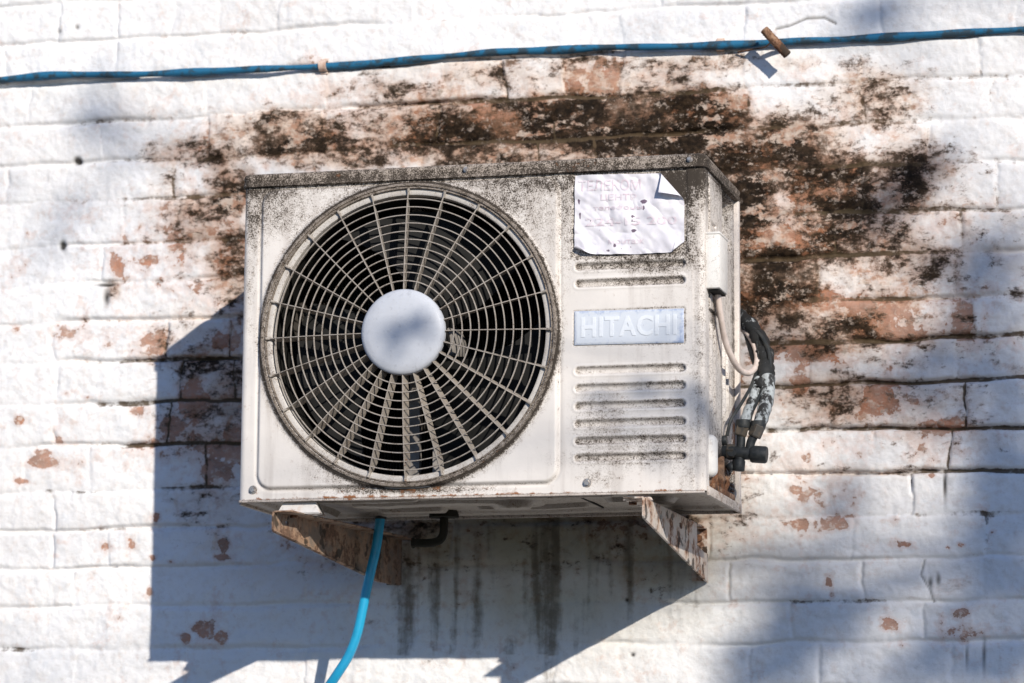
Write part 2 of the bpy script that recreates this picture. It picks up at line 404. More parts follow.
    # the dirt follows the shelter of the courses: worse just below a joint
    peelL=[(860,320,150,70,.34),(800,200,90,60,.40),(170,280,90,60,.22),(880,440,120,40,.22),(560,130,300,50,.36),(860,290,140,90,.36),(740,152,26,34,.62),(790,240,80,36,.80),(805,300,100,20,.92),(765,320,40,60,.45),(815,352,80,22,.62),(850,420,60,14,.45),(700,110,60,30,.5),(760,190,30,50,.40),
      (620,85,220,26,.24),(320,110,80,30,.30),(440,145,120,24,.38),(190,250,70,50,.36),(150,270,50,20,.34),(225,310,50,40,.30),(620,140,120,30,.32),
      (900,210,70,50,.36),(880,380,34,28,.40),(800,450,90,60,.20),(840,245,40,22,.45),(560,400,300,200,.25),(200,440,60,60,.26),(120,330,60,20,.18),
      (960,320,60,60,.16),(640,650,60,30,.12),(850,500,90,70,.12),(960,620,80,40,.10)]
    peel=blobs(PX,PY,peelL)
    spots=[(21,421,7,6,.9),(43,453,9,6,.9),(37,462,18,8,.95),(24,481,10,4,.8),(64,542,8,5,.52),(57,556,8,4,.52),(107,548,11,8,.48),(132,545,7,10,.55),
      (203,630,11,9,.95),(187,638,6,6,.9),(222,638,6,7,.8),(224,546,5,8,1),(222,557,10,4,.9),(158,517,6,6,.9),(154,558,5,5,.8),(172,562,6,3,.7),
      (150,592,5,8,.8),(894,625,13,9,.62),(900,644,9,7,.55),(963,613,13,7,.75),(970,632,28,9,.50),(829,583,6,9,.75),(832,595,4,5,.7),(878,401,20,14,.75),
      (948,424,22,9,.72),(965,318,9,15,.7),(985,318,6,18,.4),(812,495,20,13,.45),(798,524,14,5,.75),(836,524,22,10,.62),(893,519,12,6,.6),(905,545,13,5,.5),
      (915,402,5,4,.7),(932,476,4,3,.8),(961,545,5,4,.7),(948,548,5,3,.7),(992,532,4,3,.6),(20,270,11,11,.42),(88,398,8,5,.3),(18,330,6,12,.4),
      (150,338,10,9,.5),(66,333,12,8,.45),(110,345,8,6,.45),(140,410,8,6,.5),(60,440,6,5,.4),(150,262,26,6,.5),(160,345,20,20,.35),(800,385,10,12,.6),
      (75,392,14,6,.4),(190,400,14,16,.7),(170,425,10,10,.6),(220,345,16,12,.7),(245,450,20,16,.8),(215,470,20,10,.65),(640,20,5,4,.0),(120,265,8,12,.45)]
    peel=np.clip(peel+blobs(PX,PY,spots)*.95+.05,0,1.3)
    nearj=np.exp(-np.minimum(dl,dv*1.4)/.010)
    peel=peel+np.clip(dirt,0,1)*np.clip((brnd-.45),-.3,.5)*1.0+.10*sstep(fbm(X*3.3,z*5,101,4),.42,.72)*(PY>95)
    dirt=dirt*np.clip(.78+.42*brnd2+.22*nearj,.5,1.25)
    jd=.05+.70*blobs(PX,PY,[(900,390,250,120,1.2),(195,410,120,80,1.3),(560,120,380,70,.9),(850,230,200,130,.9),(190,200,90,70,.7),(960,470,110,12,1.0),(70,490,60,8,.75),
       (185,485,60,10,1.0),(790,525,50,10,.9),(835,600,80,6,.8),(25,650,40,8,.7),(400,400,300,120,.8),(940,675,60,6,.7)])
    jd=jd+(fbm(X*5,z*5,91,3)-.5)*.6+.10
    wx=PX+(fbm(X*8,z*9,111,3)-.5)*12
    strL=[(404,600,9,70,.8),(434,600,7,52,.75),(453,612,5,60,.65),(476,605,7,75,.85),(509,655,8,22,.6),(548,600,11,130,.9),(572,600,6,70,.45),(610,560,5,60,.65),(629,570,5,60,.6),(668,560,9,55,.6),(694,600,7,50,.45),(528,590,4,60,.5),(420,560,5,40,.5)]
    stk=blobs(wx,PY,strL)*(.45+.75*fbm(X*70,z*6,112,3))
    stk=stk+.55*blobs(PX,PY,[(550,560,170,75,1)])*sstep(fbm(X*48,z*1.8,113,3),.50,.72)
    stk=stk*np.where(PY>655,.45,1)
    stk=np.maximum(stk,blobs(PX,PY,[(905,300,60,80,.12),(120,290,16,24,.35)]))
    olive=blobs(PX,PY,[(560,530,170,60,1.0),(440,540,50,40,.8),(650,550,70,60,.95),(560,600,170,60,.60)])*(.75+.5*fbm(X*10,z*5,114,3))
    hole=blobs(PX,PY,[(78,161,3.2,3.0,2.2),(63,246,2.6,4.0,2.0),(627,600,1.6,1.6,1.6),(633,655,1.6,1.6,1.6),(945,485,1.5,14,1.2),(984,655,1.4,16,.8),(967,655,1,11,.8),
          (930,583,2,5,.9),(938,580,2,6,.8),(107,285,9,1.8,1.6),(107,298,3,8,1.0),(78,28,2,2,.8),(60,32,2,2,.7)])
    hole=np.clip(hole,0,1)
    # a fine crack above the pipe on the right, another lower right
    cx=np.interp(PX,[775,790,806,824,836],[29.5,26,19,18,24]);crack=np.exp(-((PY-cx)/1.1)**2)*((PX>775)&(PX<836))
    cy=np.interp(PY,[560,575,590,602],[925,921,930,934]);crack=np.maximum(crack,np.exp(-((PX-cy)/1.0)**2)*((PY>560)&(PY<602))*.8)
    hole=np.maximum(hole,crack*.8)
    h+=hole*.005+.004*dirt*(fbm(X*22,z*30,71,3)-.35)
    Y=h
    # reset plane: mean surface at y=0
    Y=Y-.004
    jall=np.clip(np.maximum(gl,gv*.75*vst)*1.2,0,1)
    me=grid_mesh('brick_wall',X,Y,Z,None,dict(peel=peel,dirt=dirt,joint=jall,jdirt=jd,streak=stk,olive=olive,hole=hole,brick_rnd=brnd))
    # thickness of the wall behind the face
    bm=bmesh.new();bm.from_mesh(me);bbox(bm,-4.2,6.2,.035,.26,0,4.6)
    bbox(bm,-4.26,6.26,-.03,.30,4.6,4.68,.01);me2=bpy.data.meshes.new('brick_wall');bm.to_mesh(me2);bm.free();bpy.data.meshes.remove(me)
    o=link('brick_wall',me2,M['wall'],None,True)
    tag(o,'old whitewashed brick wall with peeling paint and black mould behind the air conditioner','wall')
build_wall()
# ------------------------------------------------------------------ GROUND
def build_ground():
    s=NT('worn_asphalt',.9,.2);n=s.noise(1.5,6,.6);n2=s.noise(30,6,.7)
    col=s.mix(n,(.055,.055,.055),(.09,.088,.085));col=s.mix(s.ss(n2,.5,.7,0,.5),col,(.045,.043,.042));m=s.out(col,.9,s.bump(n2,.01,.5))
    xs=np.linspace(-60,60,121);ys=np.linspace(-70,30,101);X,Y=np.meshgrid(xs,ys)
    me=grid_mesh('ground',X,Y,(fbm(X*.1,Y*.1,5,3)-.5)*.0,None,{})
    tag(link('ground',me,m,None,True),kind='structure')
build_ground()
# ------------------------------------------------------------------ AIR CONDITIONER
AC=root('air_conditioner',(W/2,-(F+G)/2,Z0),'weathered cream outdoor air conditioner unit with round fan grille, mounted on the brick wall','air conditioner')
FX,FZ,FR=.2948,Z0+.2738,.2575        # fan centre and outer radius
slots=[(.5805,.7675,z-.0066,z+.0066) for z in (.2035,.1745,.1447,.1155,.0870,.0590,.3775,.3490)]
def front_panel():
    st=.0017
    # across: the panel wraps round both vertical corners
    R=.011
    arc=np.linspace(0,PI/2,7)[1:]
    xin=np.arange(R,W-R+1e-6,st)
    xs=np.concatenate([[0,0],(R-R*np.sin(arc[::-1])),xin,(W-R+R*np.sin(arc)),[W,W]])
    yb=np.concatenate([[-F+.045,-F+R+.001],-F+(R-R*np.cos(arc[::-1])),np.full(len(xin),-F),-F+(R-R*np.cos(arc)),[-F+R+.001,-F+.030]])
    zs=np.arange(Z0+.002,Z0+H-.012,st)
    X,Z=np.meshgrid(xs,zs);Y=np.tile(yb,(len(zs),1));z=Z-Z0
    em=sd_rrect(X,z,.0365,.5505,.0225,.5280,.022)
    up=sstep(-em,-.0045,.0015)*.0055
    # a fine pressed line round the raised field
    up-=np.exp(-(em-.006)**2/(2*.0016**2))*.0016
    rr=np.hypot(X-FX,Z-FZ)
    up+=sstep(FR+.008-rr,0,.006)*.0035
    sl=np.zeros_like(X)
    for s in slots:
        d=sd_rrect(X,z,s[0],s[1],s[2],s[3],.0066)
        sl=np.maximum(sl,sstep(-d,-.0008,.0048))
        up+=np.exp(-((d-.0022)/.0016)**2)*.0009
    lab=sd_rrect(X,z,.5765,.7705,.3935,.5385,.004);rec=sstep(-lab,-.001,.0025)*.0022
    bad=sd_rrect(X,z,.5785,.7665,.2440,.3045,.003);rec+=sstep(-bad,-.001,.001)*.0012
    und=(fbm(X*6,z*6,12,3)-.5)*.0022
    Y=Y-up+sl*.0062+rec+und*((X>.02)&(X<W-.02))
    PX,PY=wall_px(X,Z,-F)
    g=blobs(PX,PY,[(260,186,34,20,1.15),(400,180,200,9,.80),(560,184,110,12,.72),(255,215,16,45,.66),(275,215,38,26,.45),(500,205,60,22,.50),(540,225,30,40,.40),
        (566,215,10,80,.50),(250,270,9,80,.32),(696,176,20,26,1.1),(690,210,9,50,.62),(630,258,80,9,.55),(668,196,26,20,1.2),(650,265,50,8,.60),(590,267,16,9,.5),
        (600,425,34,52,.40),(612,458,66,10,.48),(640,445,60,18,.36),(595,478,20,12,.42),(405,489,75,5,1.05),(330,470,36,10,.35),(360,478,50,9,.5),(700,330,6,120,.22),(560,350,8,130,.16),
        (690,470,14,30,.14)])
    g=np.maximum(g,sstep(z,.530,.548)*.72)
    ring=np.exp(-((rr-FR-.003)/.0045)**2);g=np.maximum(g,ring*(.62+.25*(Z<FZ)))
    g=np.maximum(g,np.exp(-((rr-FR-.004)/.011)**2)*.40)
    # label pocket: dirt collects round the sheet
    g=np.maximum(g,np.exp(-(lab/.0055)**2)*.72)
    g=np.maximum(g,(lab<0)*.55)
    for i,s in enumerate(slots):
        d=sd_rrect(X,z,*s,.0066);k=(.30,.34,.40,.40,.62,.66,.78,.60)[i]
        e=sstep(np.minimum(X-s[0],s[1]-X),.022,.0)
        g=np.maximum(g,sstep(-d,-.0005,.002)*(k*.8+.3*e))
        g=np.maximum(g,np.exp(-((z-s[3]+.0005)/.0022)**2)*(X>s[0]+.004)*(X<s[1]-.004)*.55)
    g=np.maximum(g,np.exp(-((em-.003)/.0018)**2)*.34)
    g=np.maximum(g,np.exp(-((bad-.000)/.0016)**2)*.45)
    g=g*1.10+.20*sstep(z,.43,.55)+.16*sstep(X,.60,.78)+.10*sstep(fbm(X*5,z*2,55,4),.45,.7)+(fbm(X*9,z*5,5,3)-.5)*.22*(g>.05)  # extra darkening towards the top and the right end
    ru=np.maximum(sstep(z,.012,.001)*.62,np.exp(-((z-.012)/.010)**2)*.28)
    ru=np.maximum(ru,blobs(PX,PY,[(405,489,70,8,.5),(707,450,4,60,.45),(707,250,3,90,.3),(596,487,10,12,.35),(253,492,12,8,.45)]))
    g=np.maximum(g,sstep(z,.006,.001)*.6)
    c=(rr[:-1,:-1]+rr[1:,1:])/2
    me=grid_mesh('front_panel',X,Y,Z,c>FR-.006,dict(grime=np.where(g>.62,.62+(g-.62)*.38,g)+np.exp(-((rr-FR-.0015)/.0022)**2)*.55+sstep(z,.536,.541)*.22+blobs(PX,PY,[(674,186,15,17,.6),(694,172,12,14,.35)]),rust=ru))
    return link('front_panel',me,M['panel'],AC,True)
FP=front_panel()
def top_cover():
    # pressed lid with a rolled lip, one closed shell as a height field of its skirt + flat top
    o=.0035
    bm=bmesh.new()
    x0,x1,y0,y1=-o,W+o,-F-o-.002,-G+.006
    def ring(ins,z):
        R=.016-min(ins,.010);pts=[]
        for cx,cy,a0 in ((x1-ins-R,y0+ins+R,-90),(x1-ins-.004,y1-ins-.004,0),(x0+ins+.004,y1-ins-.004,90),(x0+ins+R,y0+ins+R,180)):
            rr=R if cy<-.3 else .004
            for k in range(7):
                a=math.radians(a0+15*k);pts.append((cx+rr*math.cos(a),cy+rr*math.sin(a),Z0+z))
        return pts
    prof=[(.0015,H-.0235),(0,H-.0225),(0,H-.016),(.0012,H-.0135),(.0012,H-.011),(0,H-.008),(.0006,H-.004),(.003,H-.0012),(.007,H+.0002),(.012,H+.0006)]
    rs=[]
    # resample long edges so that the attribute can vary
    for ins,z in prof:
        p=ring(ins,z);q=[]
        for i in range(len(p)):
            a=Vector(p[i]);b=Vector(p[(i+1)%len(p)]);n=max(1,int((b-a).length/.012))
            if i in(6,13,20,27): n={6:22,13:64,20:22,27:64}[i]
            else:n=1
            for k in range(n):q.append(a.lerp(b,k/n))
        rs.append([bm.verts.new(v) for v in q])
    for i in range(len(rs)-1):
        n=len(rs[i])
        for k in range(n):bm.faces.new((rs[i][k],rs[i][(k+1)%n],rs[i+1][(k+1)%n],rs[i+1][k]))
    bm.faces.new(rs[-1]);bm.faces.new(rs[0][::-1])
    bmesh.ops.recalc_face_normals(bm,faces=bm.faces)
    me=bpy.data.meshes.new('top_cover');bm.to_mesh(me);bm.free()
    co=np.zeros(len(me.vertices)*3);me.vertices.foreach_get('co',co);co=co.reshape(-1,3)
    g=.86+.2*np.exp(-((co[:,0]-.0)/.1)**2)+.3*np.exp(-((co[:,0]-W)/.04)**2)-.25*(co[:,1]>-F+.03)
    g=g+(fbm(co[:,0]*12,co[:,1]*5,3,3)-.5)*.3-.12*(co[:,2]>Z0+H-.012)
    for k,v in (('grime',g),('rust',np.full(len(g),.18))):
        a=me.attributes.new(k,'FLOAT','POINT');a.data.foreach_set('value',v.astype(np.float32))
    return link('top_cover',me,M['lid'],AC,True)
top_cover()
def screw(x,y,z,par,axis='y',r=.0055):
    bm=bmesh.new()
    bmesh.ops.create_cone(bm,cap_ends=True,segments=6,radius1=r*.92,radius2=r*.85,depth=.0035,matrix=Matrix.Translation((0,0,.003)))
    bmesh.ops.create_cone(bm,cap_ends=True,segments=20,radius1=r*1.35,radius2=r*1.2,depth=.0016,matrix=Matrix.Translation((0,0,.0006)))
    bbox(bm,-r*.7,r*.7,-.0006,.0006,.0045,.0052)
    rot=Matrix.Rotation(PI/2,4,'X') if axis=='y' else Matrix.Rotation(PI/2,4,'Y')
    bm.transform(Matrix.Translation((x,y,z))@rot@Matrix.Rotation(random.random()*3,4,'Z'))
    return bm_obj('screw',bm,M['steel'],par,False)
screw(.0262,-F-.001,Z0+.0190,AC);screw(.6025,-F-.001,Z0+.0182,AC);screw(.3941,-F-.006,Z0+.5500,AC,r=.004);screw(.7760,-F-.006,Z0+.5495,AC,r=.004)
def sides():
    # right-hand side panel: pressed sheet with ribs and a hand-hold, as a height field in x over (y,z)
    st=.0022
    ys=np.arange(-F+.0305,-G+.0001,st);zs=np.arange(Z0+.004,Z0+H-.016,st)
    Yg,Z=np.meshgrid(ys,zs);z=Z-Z0
    d=np.zeros_like(Yg)
    svc=sd_rrect(Yg,z,-.447,-.338,.305,.530,.003);d+=sstep(-svc,-.001,.002)*.003
    d-=np.exp(-(svc/.0016)**2)*.0022
    for q in(.452,.437,.422,.407): d-=sstep(-sd_rrect(Yg,z,-.437,-.392,q-.003,q+.003,.003),-.001,.002)*.004
    hand=sd_rrect(Yg,z,-.318,-.205,.440,.532,.012);d-=sstep(-hand,-.002,.012)*.022
    for yy in(-.435,-.405,-.300,-.270):
        rb=sd_rrect(Yg,z,yy-.0045,yy+.0045,.135,.285,.0045);d+=sstep(-rb,-.001,.0035)*.0045
    step=sstep(Yg,-.334,-.330);d-=step*.004
    low=sd_rrect(Yg,z,-.445,-.20,.012,.075,.01);d-=sstep(-low,-.001,.010)*.026
    d+=(fbm(Yg*12,z*12,8,3)-.5)*.0015
    X=W-.001+d
    me=grid_mesh('side_panel',X,Yg,Z,None,dict(grime=np.clip(.38+blobs(Yg,z,[(-.40,.30,.03,.05,.5),(-.32,.04,.12,.05,1.2),(-.3,.53,.12,.02,.6),(-.20,.3,.02,.2,.35),(-.334,.3,.004,.3,.6)])
        +np.exp(-(svc/.002)**2)*.4,0,1.2),rust=np.clip(.12+blobs(Yg,z,[(-.32,.04,.12,.05,.38),(-.2,.1,.03,.1,.5)]),0,1)))
    link('side_panel',me,M['panel'],AC,True)
    bm=bmesh.new();bbox(bm,.0,.002,-F+.046,-G,Z0+.003,Z0+H-.016)
    bm_obj('side_panel',bm,M['side'],AC,False)
    # rear: coil with guard wires
    bm=bmesh.new();bbox(bm,.0022,W-.004,-G-.004,-G-.002,Z0+.004,Z0+H-.016);bm_obj('back_panel',bm,M['dark'],AC,False)
    for a,b in((W-.012,W+.003),(-.003,.012)):
        bm=bmesh.new();bbox(bm,a,b,-G-.010,-G+.004,Z0+.004,Z0+H-.018,.002);bm_obj('corner_post',bm,M['side'],AC,True)
sides()
def base_pan():
    st=.003
    xs=np.arange(.002,W-.001,st);ys=np.arange(-F+.001,-G+.004,st);X,Yg=np.meshgrid(xs,ys)
    d=np.zeros_like(X)
    def rib(x0,x1,y0,y1,h,r=.008,s=.006):
        return sstep(-sd_rrect(X,Yg,x0,x1,y0,y1,r),-.001,s)*h
    e=sd_rrect(X,Yg,.02,W-.02,-F+.022,-G-.018,.015);d+=sstep(-e,0,.01)*.007
    d-=rib(.10,.30,-F+.055,-F+.075,.007);d-=rib(.34,.64,-F+.045,-F+.060,.007);d-=rib(.16,.48,-F+.105,-F+.150,.008,.02)
    d-=rib(.36,.56,-.285,-.262,.008);d-=rib(.60,.72,-.36,-.30,.008,.02);d-=rib(.06,.10,-.43,-.22,.010);d-=rib(.18,.30,-.27,-.23,.008)
    hyp=np.hypot(X-.45,Yg+.33);d-=sstep(.05-hyp,0,.01)*.006
    d+=(fbm(X*9,Yg*9,8,3)-.5)*.005
    me=grid_mesh('base_pan',X,Yg,Z0+.000+d,None,{})
    o=link('base_pan',me,M['pan'],AC,True)
    bm=bmesh.new()                         # folded rim of the pan
    bbox(bm,.0015,W-.0015,-F-.0015,-F+.0025,Z0-.0022,Z0+.0015,.001)
    bbox(bm,.0015,W+.0035,-G+.003,-G+.006,Z0-.005,Z0+.016,.001)
    bbox(bm,W-.001,W+.0045,-F+.012,-G+.003,Z0-.005,Z0+.010,.0015)
    bbox(bm,-.003,.002,-F+.012,-G+.003,Z0-.005,Z0+.012,.0015)
    bm_obj('pan_rim',bm,M['side_dirty'],o,True)
base_pan()
# ---- fan, duct, grille
def dome(r): return -F-.009-.024*max(0.,1-(r/.245)**2)**.8
def fan_parts():
    bm=bmesh.new()    # rim
    lathe_y(bm,FX,FZ,[(FR-.001,-F+.004),(FR,-F-.009),(FR-.001,-F-.0115),(FR-.003,-F-.0122),(FR-.005,-F-.0115),(FR-.0058,-F-.0090),(FR-.0068,-F-.0085),(FR-.0076,-F-.0100),(FR-.0092,-F-.0104),(FR-.0102,-F-.0090),(FR-.0104,-F-.006),(FR-.0104,-F+.004)],160,True)
    gr=bm_obj('grille_rim',bm,M['rim'],AC,True)
    bm=bmesh.new()    # duct behind
    lathe_y(bm,FX,FZ,[(FR-.0100,-F-.0052),(FR-.0170,-F-.0056),(FR-.0195,-F-.0040),(FR-.0208,-F+.0010),(FR-.0205,-F+.014),(FR+.002,-F+.012),(FR+.002,-F-.002)],128,True)
    bm_obj('duct_lip',bm,M['duct'],AC,True)
    bm=bmesh.new();lathe_y(bm,FX,FZ,[(FR-.0205,-F+.0145),(FR-.0205,-F+.095),(FR-.016,-F+.10),(FR-.012,-F+.095),(FR-.012,-F+.0145)],128,True)  # duct wall past the lip made near black to paint in its shade
    bm_obj('fan_duct',bm,M['dark'],AC,True)
    bm=bmesh.new()    # grille rings
    for k in range(11):
        r=.0868+.01425*k;y=dome(r);w=.0012;dp=.0032
        lathe_y(bm,FX,FZ,[(r-w*.5,y),(r+w*.5,y),(r+w,y+.0012),(r+w*.75,y+dp),(r-w*.75,y+dp),(r-w,y+.0012)],144,True)
    for k in range(24):
        a=PI/2+k*PI/12;ca,sa=math.cos(a),math.sin(a);tx,tz=-sa,ca
        n=14;prev=None
        for i in range(n+1):
            r=.066+(FR-.0125-.066)*i/n;y=dome(r);w=.0009;sw=.0030
            dp=.0240 if r<.225 else .012
            vs=[]
            for (s,yy,sh) in((-w*.7,y-.0006,0),(w*.7,y-.0006,0),(w,y+.001,0),(w,y+dp,sw),(-w,y+dp,sw),(-w,y+.001,0)):
                q=s+sh;vs.append(bm.verts.new((FX+ca*r+tx*q,yy,FZ+sa*r+tz*q)))
            if prev:
                for j in range(6):bm.faces.new((prev[j],prev[(j+1)%6],vs[(j+1)%6],vs[j]))
            else:bm.faces.new(vs)
            prev=vs
        bm.faces.new(prev[::-1])
        # rounded lug where the spoke meets the rim
        r=FR-.0135;P=[(FX+ca*(r-.006),-F-.008,FZ+sa*(r-.006)),(FX+ca*(r+.004),-F-.0105,FZ+sa*(r+.004))]
        tube(bm,P,[.0020,.0026],8)
    g=bm_obj('fan_grille',bm,M['grille'],AC,True)
    bm=bmesh.new()
    y=dome(.07)-.004
    lathe_y(bm,FX-.0,FZ+.0,[(0,y-.0070),(.02,y-.0069),(.04,y-.0063),(.055,y-.0050),(.0655,y-.003),(.0705,y+.000),(.0722,y+.0035),(.0722,y+.012),(.066,y+.014),(0,y+.014)],96)
    bm_obj('hub_cap',bm,M['hub'],AC,True)
    # fan wheel
    hy=-F+.045
    bm=bmesh.new();lathe_y(bm,FX,FZ,[(0,hy-.012),(.03,hy-.010),(.045,hy),(.048,hy+.045),(0,hy+.047)],48)
    fan=bm_obj('fan_wheel',bm,M['blade'],AC,True)
    for b in range(3):
        bm=bmesh.new();a0=math.radians(50+120*b);n,m=16,10;V=[]
        for i in range(n+1):
            r=.046+(.222-.046)*i/n;row=[]
            for j in range(m+1):
                t=j/m;span=math.radians(60+28*(i/n));a=a0+(t-.35)*span+.35*(i/n)
                yy=hy+.060-.060*t-.012*math.sin(PI*t)
                row.append((FX+r*math.cos(a),yy,FZ+r*math.sin(a)))
            V.append(row)
        fr=[[bm.verts.new(p) for p in row] for row in V]
        bk=[[bm.verts.new((p[0],p[1]+.003,p[2])) for p in row] for row in V]
        for i in range(n):
            for j in range(m):
                bm.faces.new((fr[i][j],fr[i+1][j],fr[i+1][j+1],fr[i][j+1]));bm.faces.new((bk[i][j],bk[i][j+1],bk[i+1][j+1],bk[i+1][j]))
        for i in range(n):
            bm.faces.new((fr[i][0],bk[i][0],bk[i+1][0],fr[i+1][0]));bm.faces.new((fr[i][m],fr[i+1][m],bk[i+1][m],bk[i][m]))
        for j in range(m):
            bm.faces.new((fr[0][j],fr[0][j+1],bk[0][j+1],bk[0][j]));bm.faces.new((fr[n][j],bk[n][j],bk[n][j+1],fr[n][j+1]))
        bm_obj('fan_blade',bm,M['blade'],fan,True)
    # motor bracket, coil behind
    bm=bmesh.new()
    bbox(bm,FX-.03,FX-.012,-F+.115,-F+.13,Z0+.01,Z0+H-.03);bbox(bm,FX+.012,FX+.03,-F+.115,-F+.13,Z0+.01,Z0+H-.03)
    lathe_y(bm,FX,FZ,[(0,-F+.10),(.05,-F+.10),(.055,-F+.11),(.055,-F+.17),(0,-F+.17)],40)
    bm_obj('fan_motor',bm,M['motor'],AC,True)
    bm=bmesh.new();x=.03
    while x<.56:
        bbox(bm,x,x+.0012,-G-.045,-G-.010,Z0+.015,Z0+H-.03);x+=.0055
    for k in range(10):bbox(bm,.025,.57,-G-.034,-G-.026,Z0+.03+k*.05,Z0+.038+k*.05)
    y=-F+.10
    while y<-G-.05:
        bbox(bm,.014,.034,y,y+.0012,Z0+.015,Z0+H-.03);y+=.0055
    bm_obj('condenser_coil',bm,M['coil'],AC,False)
    bm=bmesh.new();bbox(bm,.565,.568,-F+.012,-G-.01,Z0+.006,Z0+H-.02);bm_obj('partition',bm,M['dark'],AC,False)
fan_parts()
# ---- badge
def badge():
    xs=np.linspace(.5805,.7645,70);zs=np.linspace(Z0+.2460,Z0+.3025,26);X,Z=np.meshgrid(xs,zs)
    e=np.minimum(np.minimum(X-xs[0],xs[-1]-X),np.minimum(Z-zs[0],zs[-1]-Z))
    ed=np.exp(-e/.0055)*.55+.35*sstep(X,.73,.765)+.12*sstep(Z-Z0,.285,.302)
    Z2=Z+(.0018)*(.5-(X-xs[0])/.184)
    me=grid_mesh('name_badge',X,np.where(e<.0008,-F-.0010,-F-.0022),Z2,None,dict(edge=ed))
    b=link('name_badge',me,M['badge'],AC,True)
    cu=bpy.data.curves.new('t','FONT');cu.body='HITACHI';cu.size=.0455;cu.extrude=.0004;cu.offset=.0011;cu.space_character=1.09;cu.align_x='CENTER';cu.align_y='CENTER';cu.resolution_u=3
    o=bpy.data.objects.new('t',cu);C.objects.link(o);dg=bpy.context.evaluated_depsgraph_get();me=bpy.data.meshes.new_from_object(o.evaluated_get(dg));bpy.data.objects.remove(o)
    co=np.zeros(len(me.vertices)*3);me.vertices.foreach_get('co',co);co=co.reshape(-1,3);w=co[:,0].max()-co[:,0].min()
    me.transform(Matrix.Translation((.6725,-F-.0027,Z0+.2740))@Matrix.Rotation(PI/2,4,'X')@Matrix.Diagonal((.160/w,1.0,1,1)))
    link('lettering',me,M['letter'],b,False)
badge()
# ---- paper notice
def paper_map(u,v):
    """sheet coordinates (x, z in metres on the panel) -> position with crumples and curled corners"""
    x=u.copy();z=v.copy();h=.0016+(fbm(u*38,v*30,5,3)-.5)*.0050+np.abs(fbm(u*26+v*12,v*24,15,3)-.5)*.014+.0012*np.sin(u*130+v*90)*fbm(u*10,v*10,6,2)
    a=np.array
    def curl(x,z,h,p,q,r,side):
        d=a(q)-a(p);L=np.hypot(*d);d=d/L;nrm=a([-d[1],d[0]])*side
        s=(x-p[0])*nrm[0]+(z-p[1])*nrm[1];m=s>0
        th=np.minimum(s/r,PI*.93);ns=r*np.sin(th);nh=r*(1-np.cos(th))
        ex=np.maximum(s-r*PI*.93,0);ns=ns-ex*math.cos(PI*.07);nh=nh+ex*math.sin(PI*.07)
        x=np.where(m,x+nrm[0]*(ns-s),x);z=np.where(m,z+nrm[1]*(ns-s),z);h=np.where(m,h+nh,h);return x,z,h
    x,z,h=curl(x,z,h,(.7160,.5340),(.7690,.4720),.0048,1)
    x,z,h=curl(x,z,h,(.5800,.4130),(.6120,.4000),.0030,-1)
    x,z,h=curl(x,z,h,(.7440,.3985),(.7680,.4180),.0026,-1)
    return x,z,h
def notice():
    us=np.linspace(.5805,.7655,150);vs=np.linspace(.4000,.5325,110);U,V=np.meshgrid(us,vs)
    V2=V-(U-.58)*.02+(fbm(U*30,V*0+1,9,3)-.5)*.003*(V<.402);V2=V2+.003*np.sin((U-.58)*PI/.185)*sstep(V,.42,.40)*-1
    x,z,h=paper_map(U,V2)
    PX,PY=wall_px(U,V2+Z0,-F)
    mk=blobs(PX,PY,[(644,202,4,3,1.0),(644,208,2,4,.7),(633,217,3,2,.8),(633,221,4,2.5,.7),(634,231,3.5,2,1.0),(579,202,1.5,5,.8),(580,216,1.5,5,.7),(591,222,1.5,3,.7),(599,232,1.5,4,.45),
        (615,246,2.0,2.5,.9),(609,251,3,2,.55),(622,249,6,1.5,.45),(631,248,2,3,.5),(643,248,6,1.8,.5)])
    me=grid_mesh('paper_notice',x,-F+.0010-h,z+Z0,None,dict(mark=mk))
    P=link('paper_notice',me,M['paper'],AC,True,'torn faded paper notice with curled corners')
    for txt,cx,cz,size,wd in(('ТЕЛЕКОМ',.640,.5130,.024,.105),('ЦЕНТР',.655,.4930,.0135,.060),('телефоны',.655,.4755,.0095,.085),('224-15 200',.676,.4520,.0190,.155),('монтаж',.668,.4185,.0125,.06)):
        cu=bpy.data.curves.new('t','FONT');cu.body=txt;cu.size=size;cu.offset=.0003 if size>.013 else .0001;cu.align_x='CENTER';cu.align_y='CENTER';cu.resolution_u=2
        o=bpy.data.objects.new('t',cu);C.objects.link(o);dg=bpy.context.evaluated_depsgraph_get();me=bpy.data.meshes.new_from_object(o.evaluated_get(dg));bpy.data.objects.remove(o)
        bm=bmesh.new();bm.from_mesh(me);bmesh.ops.triangulate(bm,faces=bm.faces)
        for _ in range(2):
            es=[e for e in bm.edges if e.calc_length()>.004]
            if es:bmesh.ops.subdivide_edges(bm,edges=es,cuts=1);bmesh.ops.triangulate(bm,faces=bm.faces)
        bm.to_mesh(me);bm.free()
        co=np.zeros(len(me.vertices)*3);me.vertices.foreach_get('co',co);co=co.reshape(-1,3);w=np.ptp(co[:,0])
        u=co[:,0]*wd/w+cx;v=co[:,1]+cz-(u-.58)*.02
        x,z,h=paper_map(u,v);out=np.stack([x,-F+.0010-h-.0005,z+Z0],-1);out[:,1]-=.0005;me.vertices.foreach_set('co',out.astype(np.float32).ravel());me.update()
        link('lettering',me,M['ink'],P,False)
notice()
